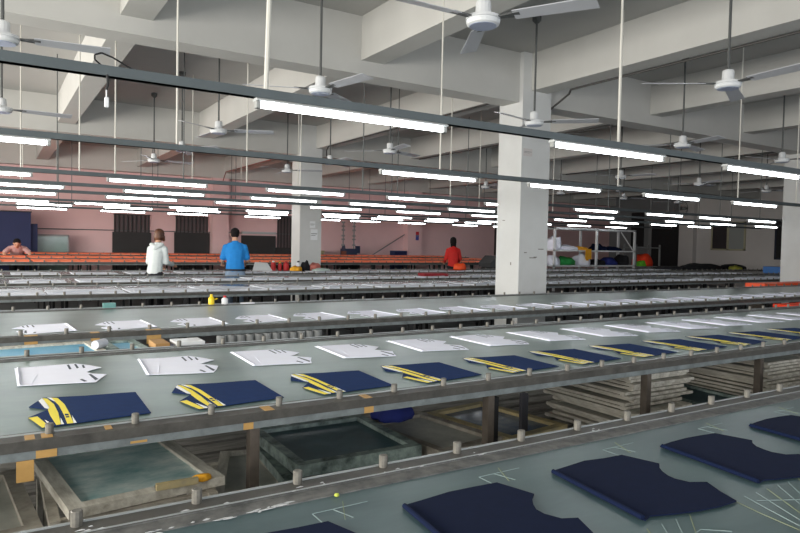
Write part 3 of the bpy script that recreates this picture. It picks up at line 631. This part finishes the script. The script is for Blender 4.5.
def person(loc, rz, sc_, label, shirt_m, pants_m, hair_m, hair='short', lean=.12, hood=False, arms=((.30, .26, 1.02), (.30, .26, 1.02)), sleeve='short', elb=.05, slim=1.0, headtilt=.0, pocket=False, bend=0):
    e = empty('person', loc, label, 'person', None, rz); e.scale = (sc_,)*3
    L = lean
    hip = V((0, 0, .92)); ch = V((0, L*.7, 1.25)); nk = V((0, L+.0, 1.44)); hd = V((0, L+.05+headtilt, 1.58)); sw = .175*slim
    Q = Matrix.Rotation(-math.radians(bend), 3, 'X'); pv = V((0, 0, .93))
    def BD(cs):
        if not bend: return cs
        f = lambda v: pv+Q @ (v-pv) if v.z > .93 else v
        return [(f(p), r, f(q), s_) for p, r, q, s_ in cs]
    body = [(hip, (.15*slim, .10, .10), V((0, L*.35, 1.08)), (.125*slim, .09, .09)), (V((0, L*.35, 1.08)), (.125*slim, .09, .09), ch, (.145*slim, .10, .1)), (ch, (.145*slim, .10, .1), V((0, L*.95, 1.37)), (.13*slim, .07, .05)),
            (V((0, L*.95, 1.36)), .06, hd-V((0, .02, .07)), .05), (hd, (.075, .092, .09), hd+V((0, .012, -.06)), (.058, .07, .065)), (hd+V((0, .095, -.03)), .012, hd+V((0, .08, -.005)), .008)]
    for s in (-1, 1): body.append((hd+V((s*.076, 0, -.02)), (.008, .018, .028), hd+V((s*.078, 0, -.03)), (.008, .016, .022)))
    body = BD(body)
    shirt = [(V((0, .0, .90)), (.165*slim, .115, .05), V((0, L*.35, 1.08)), (.145*slim, .11, .09)), (V((0, L*.35, 1.08)), (.145*slim, .11, .09), ch, (.168*slim, .118, .1)), (ch, (.168*slim, .118, .1), V((0, L*.95, 1.375)), (.14*slim, .075, .05)), (V((0, L*.9, 1.38)), (.075, .07, .03), V((0, L, 1.43)), (.062, .06, .02))]
    shirt = BD(shirt)
    for s, (ax, ay, az) in ((-1, arms[0]), (1, arms[1])):
        sh = V((s*sw*.86, L*.95, 1.325)); el = V((s*(sw+elb), L*.6+.04, 1.09)); wr_ = V((s*ax, L+ay, az))
        if bend: sh = pv+Q @ (sh-pv); el = V((s*(sw+.09), sh.y+.06, (sh.z+az)/2))
        body += [(sh, .05, el, .038), (el, .04, wr_, .027)]
        d = (wr_-el).normalized(); side = d.cross(V((0, 0, 1))).normalized()*1.0
        palm = wr_+d*.075
        body.append((wr_+d*.02, (.03, .03, .016), palm, (.036, .034, .014)))
        for k in range(4):
            b0 = palm+side*(.027-.018*k)+d*.005; ln = (.034, .04, .037, .028)[k]
            k1 = b0+d*ln+V((0, 0, -.008)); k2 = k1+d*ln*.6+V((0, 0, -.022)); body += [(b0, .0095, k1, .009), (k1, .009, k2, .008)]
        tb_ = wr_+d*.03-side*s*.03; tk = tb_+d*.03-side*s*.022+V((0, 0, -.008)); body += [(tb_, .011, tk, .01), (tk, .01, tk+d*.025, .009)]
        if sleeve == 'short': shirt.append((sh, .06, sh.lerp(el, .8), .064))
        else: shirt += [(sh, .058, el, .052), (el, .052, el.lerp(wr_, .92), .042)]
    pants = [(V((0, 0, .93)), (.158*slim, .108, .05), V((0, 0, .82)), (.165*slim, .115, .06))]
    for s in (-1, 1):
        h_ = V((s*.085, 0, .84)); kn = V((s*.095, .015, .48)); an = V((s*.10, -.01, .08))
        body += [(h_, .085, kn, .052), (kn, .054, an, .035), (an-V((0, 0, .02)), .038, an+V((0, .12, -.05)), .03)]
        pants += [(h_, .10, kn, .07), (kn, .068, an+V((0, 0, .02)), .058)]
    shape('body', body, SKIN, e, .009 if sc_ > 0 else .01, 1)
    shape('shirt', shirt, shirt_m, e); shape('trousers', pants, pants_m, e)
    ft = shape('shoes', [(V((s*.10, -.03, .04)), .045, V((s*.10, .13, .03)), .036) for s in (-1, 1)], BLACK, e)
    if bend: hd = pv+Q @ (hd-pv)
    if not bend: Q = Matrix.Identity(3)
    if hair == 'short':
        shape('hair', [(hd+Q @ V((0, -.012, .02)), (.084, .092, .085), hd+Q @ V((0, -.025, -.03)), (.078, .075, .06))], hair_m, e, .01)
    elif hair == 'bob':
        shape('hair', [(hd+Q @ V((0, -.012, .02)), (.09, .098, .09), hd+Q @ V((0, -.03, -.05)), (.092, .085, .07)), (hd+Q @ V((-.07, -.01, -.04)), .035, hd+Q @ V((-.075, .02, -.12)), .028), (hd+Q @ V((.07, -.01, -.04)), .035, hd+Q @ V((.07, .02, -.10)), .026)], hair_m, e, .01)
    else:
        shape('hair', [(hd+Q @ V((0, -.012, .02)), (.09, .098, .09), hd+Q @ V((0, -.03, -.05)), (.09, .08, .07)), (hd+Q @ V((0, -.05, -.05)), (.085, .05, .06), hd+Q @ V((0, -.075, -.24)), (.07, .035, .05))], hair_m, e, .01)
    eye = MB()
    for s in (-1, 1): eye.lathe([(.002, -.007), (.011, 0), (.002, .007)], 8, (s*.03, .088, .005))
    eo = eye.build('eyes', BLACK, e, loc=hd)
    MB().box((-.022, .088, -.062), (.022, .094, -.054)).build('mouth', mat('lips', (150, 80, 76), .5), e, loc=hd).rotation_euler.x = -math.radians(bend)
    eo.rotation_euler.x = -math.radians(bend)
    if hood:
        shape('hood', [(V((-.09, L*.9-.02, 1.40)), (.045, .05, .04), V((0, L*.8-.085, 1.34)), (.06, .045, .06)), (V((.09, L*.9-.02, 1.40)), (.045, .05, .04), V((0, L*.8-.085, 1.34)), (.06, .045, .06))], shirt_m, e)
    return e
p1 = person((2.27, 11.20, 0), math.radians(-38), .935, 'woman with auburn hair in a pale grey hoodie standing at the grey table', HOOD, BLACKC, HAIRR, 'bob', .11, True, ((.12, .33, 1.0), (.14, .30, 1.04)), 'long', slim=.86, headtilt=.02, elb=.015)
p2 = person((3.62, 11.20, 0), math.radians(-14), .97, 'man in a bright blue polo shirt and light jeans seen from behind', BLUES, JEANS, HAIRB, 'short', .10, False, ((.2, .30, 1.02), (.2, .28, 1.02)), 'short', slim=1.08, headtilt=.02, elb=.03)
MB().lathe([(.172, 0), (.172, .035)], 20).build('belt', BLACK, p2, loc=(0, 0, .90)).scale = (1.1, .73, 1)
p3 = person((10.05, 13.45, 0), math.radians(-30), .955, 'woman with long dark hair in a red jacket beside the orange tables', REDJ, BLACKC, HAIRB, 'long', .08, False, ((.2, .28, 1.0), (.18, .34, 1.02)), 'long', slim=.95, elb=.03)
p4 = person((.52, 17.95, 0), math.radians(178), .96, 'bent over person with dark hair before the blue partition', mat('pale_pink_top', (176, 140, 138), .85), BLACKC, HAIRB, 'short', .10, False, ((.26, .46, .95), (.26, .46, .95)), 'short', slim=1.0, headtilt=.04, bend=40)
tag(lump((9.78, 12.8, ZT), .17, .1, .16, ORANGE2, 'cloth_bundle', 'orange cloth bundle on the grey table below the woman in red', 'fabric', 31), None)

# ------------------------------------------------------------------ things at the back
bp_ = empty('blue_partition', (-3.2, 18.95+.7, 0), 'tall navy blue partition board at the left edge', 'partition')
MB().box((0, 0, 0), (4.08, .06, 2.03)).build('panel', BLUEP, bp_); MB().box((4.08, .12, 0), (4.24, .18, 1.74)).build('side_panel', BLUEP, bp_)
MB().box((-.02, -.01, 2.03), (4.10, .07, 2.06)).build('top_rail', BLACK, bp_)
gb = empty('glass_booth', (1.04, 20.1, 0), 'greenish glass booth right of the blue partition', 'booth')
MB().box((0, 0, 0), (.74, .03, 1.42)).build('glass_panel', GLASSG, gb)
MB().box((-.03, -.01, 1.42), (.77, .04, 1.47)).box((.74, -.01, 0), (.78, .04, 1.45)).build('frame', GREY, gb)
# notices on the far column and a sign on the far pilaster
def sheet(x, z, w_, h_, y, m, label, rz=0):
    return tag(MB().box((0, 0, 0), (w_, .003, h_)).box((.01, -.001, h_*.55), (w_-.01, 0, h_*.62), 1).box((.01, -.001, h_*.4), (w_*.7, 0, h_*.45), 1).build('notice', [m, GREY], None, loc=(x, y, z)), label, 'notice')
sheet(6.05, 1.72, .13, .15, 13.477, WHITE, 'upper white paper notice on the far white column', 0); sheet(6.07, 1.45, .17, .24, 13.477, WHITE, 'lower white paper notice on the far white column')
sheet(6.06, 2.62, .16, .10, 6.597, mat('faded_print', (196, 190, 188), .8), 'faded small print high on the near white column')
sg = sheet(13.4, 1.55, .14, .32, 20.297, mat('sign_blue', (60, 70, 150), .6), 'small blue and red sign on the far pilaster')
MB().box((0, -.004, .2), (.14, -.0015, .32)).build('red_band', RED, sg)
# scuffs on the near column
sf = MB()
for x, z, l in ((6.12, 1.31, .05), (6.22, 1.24, .12), (6.38, 1.36, .10), (6.3, 1.25, .06)): sf.box((x, 6.5985, z), (x+l, 6.6, z+.012))
sf.box((6.0285, 6.75, 1.14), (6.03, 6.77, 1.18)); sf.box((6.0285, 6.9, 1.75), (6.03, 6.95, 1.76)); sf.build('scuff_marks', mat('scuff', (120, 116, 110), .8), bpy.data.objects['trim_40'])
# drilling machine with two posts
dm = empty('machine', (10.3, 20.15, 0), 'dark blue machine with two tall ringed posts by the far wall', 'machine')
for x in (.0, .42):
    q = MB(); q.tube((x, 0, 1.0), (x, 0, 2.1), .025, 8)
    for zz in (1.3, 1.5, 1.62, 1.82, 1.95, 2.08): q.tube((x, 0, zz), (x, 0, zz+.05), .06, 10)
    q.build('post', GREY, dm)
MB().box((-.15, -.15, .0), (.6, .2, .98)).build('base', DARK, dm)
MB().box((-.05, -.2, .95), (.45, .1, 1.2)).lathe([(.07, 1.2), (.05, 1.32)], 10, (.02, 0, 0)).box((.5, -.1, 1.05), (.62, .05, 1.3)).build('motor_head', mat('machine_blue', (34, 44, 74), .5), dm)
MB().box((-.12, -.22, .98), (.02, -.1, 1.12)).build('panel', mat('rust', (120, 66, 50), .6), dm)
e = empty('blue_box', (12.35, 20.1, .0), 'navy blue cabinet box beside the far pilaster', 'box')
MB().box((0, 0, 0), (.55, .3, 1.15)).build('body', mat('cabinet_navy', (38, 52, 92), .5), e); MB().box((.02, -.012, .85), (.53, 0, 1.12)).build('door', BLUEP, e)
tag(MB().tube((11.35, 20.2, .9), (13.0, 20.45, 1.75), .02, 6).build('leaning_pole', GREY), 'grey pole leaning diagonally on the far wall', 'pole')
tag(MB().box((8.85, 20.0, 0), (9.5, 20.4, 1.05)).box((8.83, 19.98, 1.05), (9.52, 20.42, 1.12)).build('wooden_chest', YWOOD), 'brown wooden chest right of the far column', 'chest')
hood_ = empty('hooded_machine', (11.0, 13.1, 0), 'dark grey hooded machine left of the near white column', 'machine')
hp = [(0, .84), (0, .95), (.22, 1.14), (.8, 1.14), (.8, .84)]
hm = MB(); hm.add([(x, 0, z) for x, z in hp]+[(x, .5, z) for x, z in hp], [(0,1,2,3,4), (9,8,7,6,5)]+[(i, (i+1) % 5+0, (i+1) % 5+5, i+5) for i in range(5)]); hm.build('hood', mat('hood_grey', (70, 72, 74), .4, var=.2, scale=6), hood_)
MB().box((.05, .05, 0), (.75, .45, .84)).build('cabinet', DARK, hood_); MB().tube((.5, .25, 1.14), (.5, .25, 1.3), .02, 8).lathe([(.05, 1.28), (.07, 1.34), (.05, 1.42)], 10, (.5, .25, 0)).build('lever', DARK, hood_)
# oddments on the back of the table right of the man in blue
def can(x, y, m, cm, label, h=.2, r=.05):
    e_ = empty('bottle', (x, y, .803), label, 'bottle'); MB().lathe([(r, 0), (r, h*.75), (r*.55, h*.85)], 12).build('body', m, e_, smooth=False); MB().lathe([(r*.5, h*.85), (r*.5, h)], 10).build('cap', cm, e_)
can(4.92, 12.75, RED, WHITE, 'red bottle with white cap, leftmost beside the white sheet'); can(5.06, 12.75, RED, YELP, 'red bottle with yellow cap, second beside the white sheet', .18, .04); can(5.20, 12.75, RED, RED, 'all red bottle, third from the white sheet', .19, .06); can(5.45, 12.7, WHITE, BLACK, 'white bottle with black cap beside the far column', .2, .05)
lump((5.33, 12.55, ZT), .12, .1, .1, AMBER, 'cloth_bundle', 'amber cloth bundle in front of the red bottles', 'fabric', 41); lump((5.62, 12.72, ZT), .1, .1, .19, BLACKC, 'cloth_bundle', 'black cloth bundle beside the far column', 'fabric', 42)
lump((5.82, 12.7, ZT), .14, .1, .16, mat('rose_cloth', (190, 110, 100), .8), 'cloth_bundle', 'rose coloured cloth bundle in front of the far column', 'fabric', 43); lump((5.86, 12.45, ZT), .2, .12, .06, mat('mint_cloth', (190, 206, 200), .8), 'cloth_bundle', 'flat pale mint cloth in front of the far column', 'fabric', 44)
wp = MB().poly([(0, 0), (.42, .0), (.36, .2), (.1, .22)], 0, .006); wpo = tag(wp.build('paper_sheet', WHITE, None, loc=(4.42, 12.6, ZT+.0)), 'white paper sheet propped right of the man in blue', 'paper'); wpo.rotation_euler = (math.radians(50), 0, 0)
# white shelf rack with bundles, right of the near column
sr = empty('shelf_rack', (15.0, 14.8, 0), 'tall white metal shelf rack right of the near column', 'shelf')
def bar(a, b): return MB().box(a, b)
for x in (0, 1.92, 3.83):
    for y in (0, .7): bar((x, y, 0), (x+.07, y+.06, 2.02)).build('post', WHITE, sr)
for z in (.78, 1.27): MB().box((0, 0, z), (3.9, .76, z+.045)).build('shelf', WHITE, sr)
MB().box((0, 0, 1.97), (3.9, .06, 2.03)).box((0, .7, 1.97), (3.9, .76, 2.03)).build('top_rail', WHITE, sr)
MB().tube((3.15, .03, 1.95), (3.83, .03, 1.3), .02, 6).build('brace', WHITE, sr)
def sl(x, z, rx, h, m, lb, seed): lump((15.0+x*.853, 15.15, z), rx*.853, .3, h, m, 'cloth_bundle', lb, 'fabric', seed)
sl(.32, 1.317, .26, .42, WHITEC, 'tall white cloth bundle, upper left of the white rack', 51); sl(1.05, 1.317, .45, .16, WHITEC, 'low white cloth bundle on the upper shelf of the rack', 52); sl(1.75, 1.317, .2, .12, AMBER, 'amber cloth on the upper shelf of the rack', 53)
sl(.3, .827, .2, .3, WHITEC, 'white bundle at the lower left of the rack', 54); sl(.95, .827, .42, .27, GREEN, 'bright green cloth bundle on the rack', 55); sl(1.85, .827, .36, .36, WHITEC, 'white bag on the lower shelf left of the middle post', 56)
sl(2.35+.4, 1.317, .34, .22, NAVYD, 'navy cloth on the upper shelf right of the middle post', 57); sl(3.6, 1.317, .4, .14, NAVYD, 'navy cloth on the upper shelf near the rack end', 58)
sl(2.65, .827, .3, .2, BLACKC, 'black cloth bundle on the lower shelf right of the middle post', 59); sl(3.4, .827, .45, .25, ROYAL, 'royal blue cloth bundle on the lower shelf', 60); sl(4.2, .827, .26, .34, BLACKC, 'black cloth bundle at the lower right of the rack', 61)
tag(MB().box((16.4, 14.775, 1.02), (16.66, 14.797, 1.36)).box((16.43, 14.77, .98), (16.53, 14.79, 1.05)).build('hanging_cloth', AMBER), 'amber cloth hanging over the front edge of the rack shelf', 'fabric')
s2 = empty('wire_rack', (19.05, 14.9, 0), 'small grey rack holding red orange cloth, right of the white rack', 'shelf')
for x in (0, 1.3):
    for y in (0, .5): MB().box((x, y, 0), (x+.05, y+.05, 1.55)).build('post', GREY, s2)
for z in (.75, 1.42): MB().box((0, 0, z), (1.35, .55, z+.035)).build('shelf', GREY, s2)
lump((19.75, 15.15, .785), .5, .25, .46, REDOR, 'cloth_bundle', 'red orange cloth heap on the small grey rack', 'fabric', 71); lump((19.5, 14.98, .785), .28, .1, .2, LIME, 'cloth_bundle', 'lime green cloth in front of the red orange heap', 'fabric', 72)
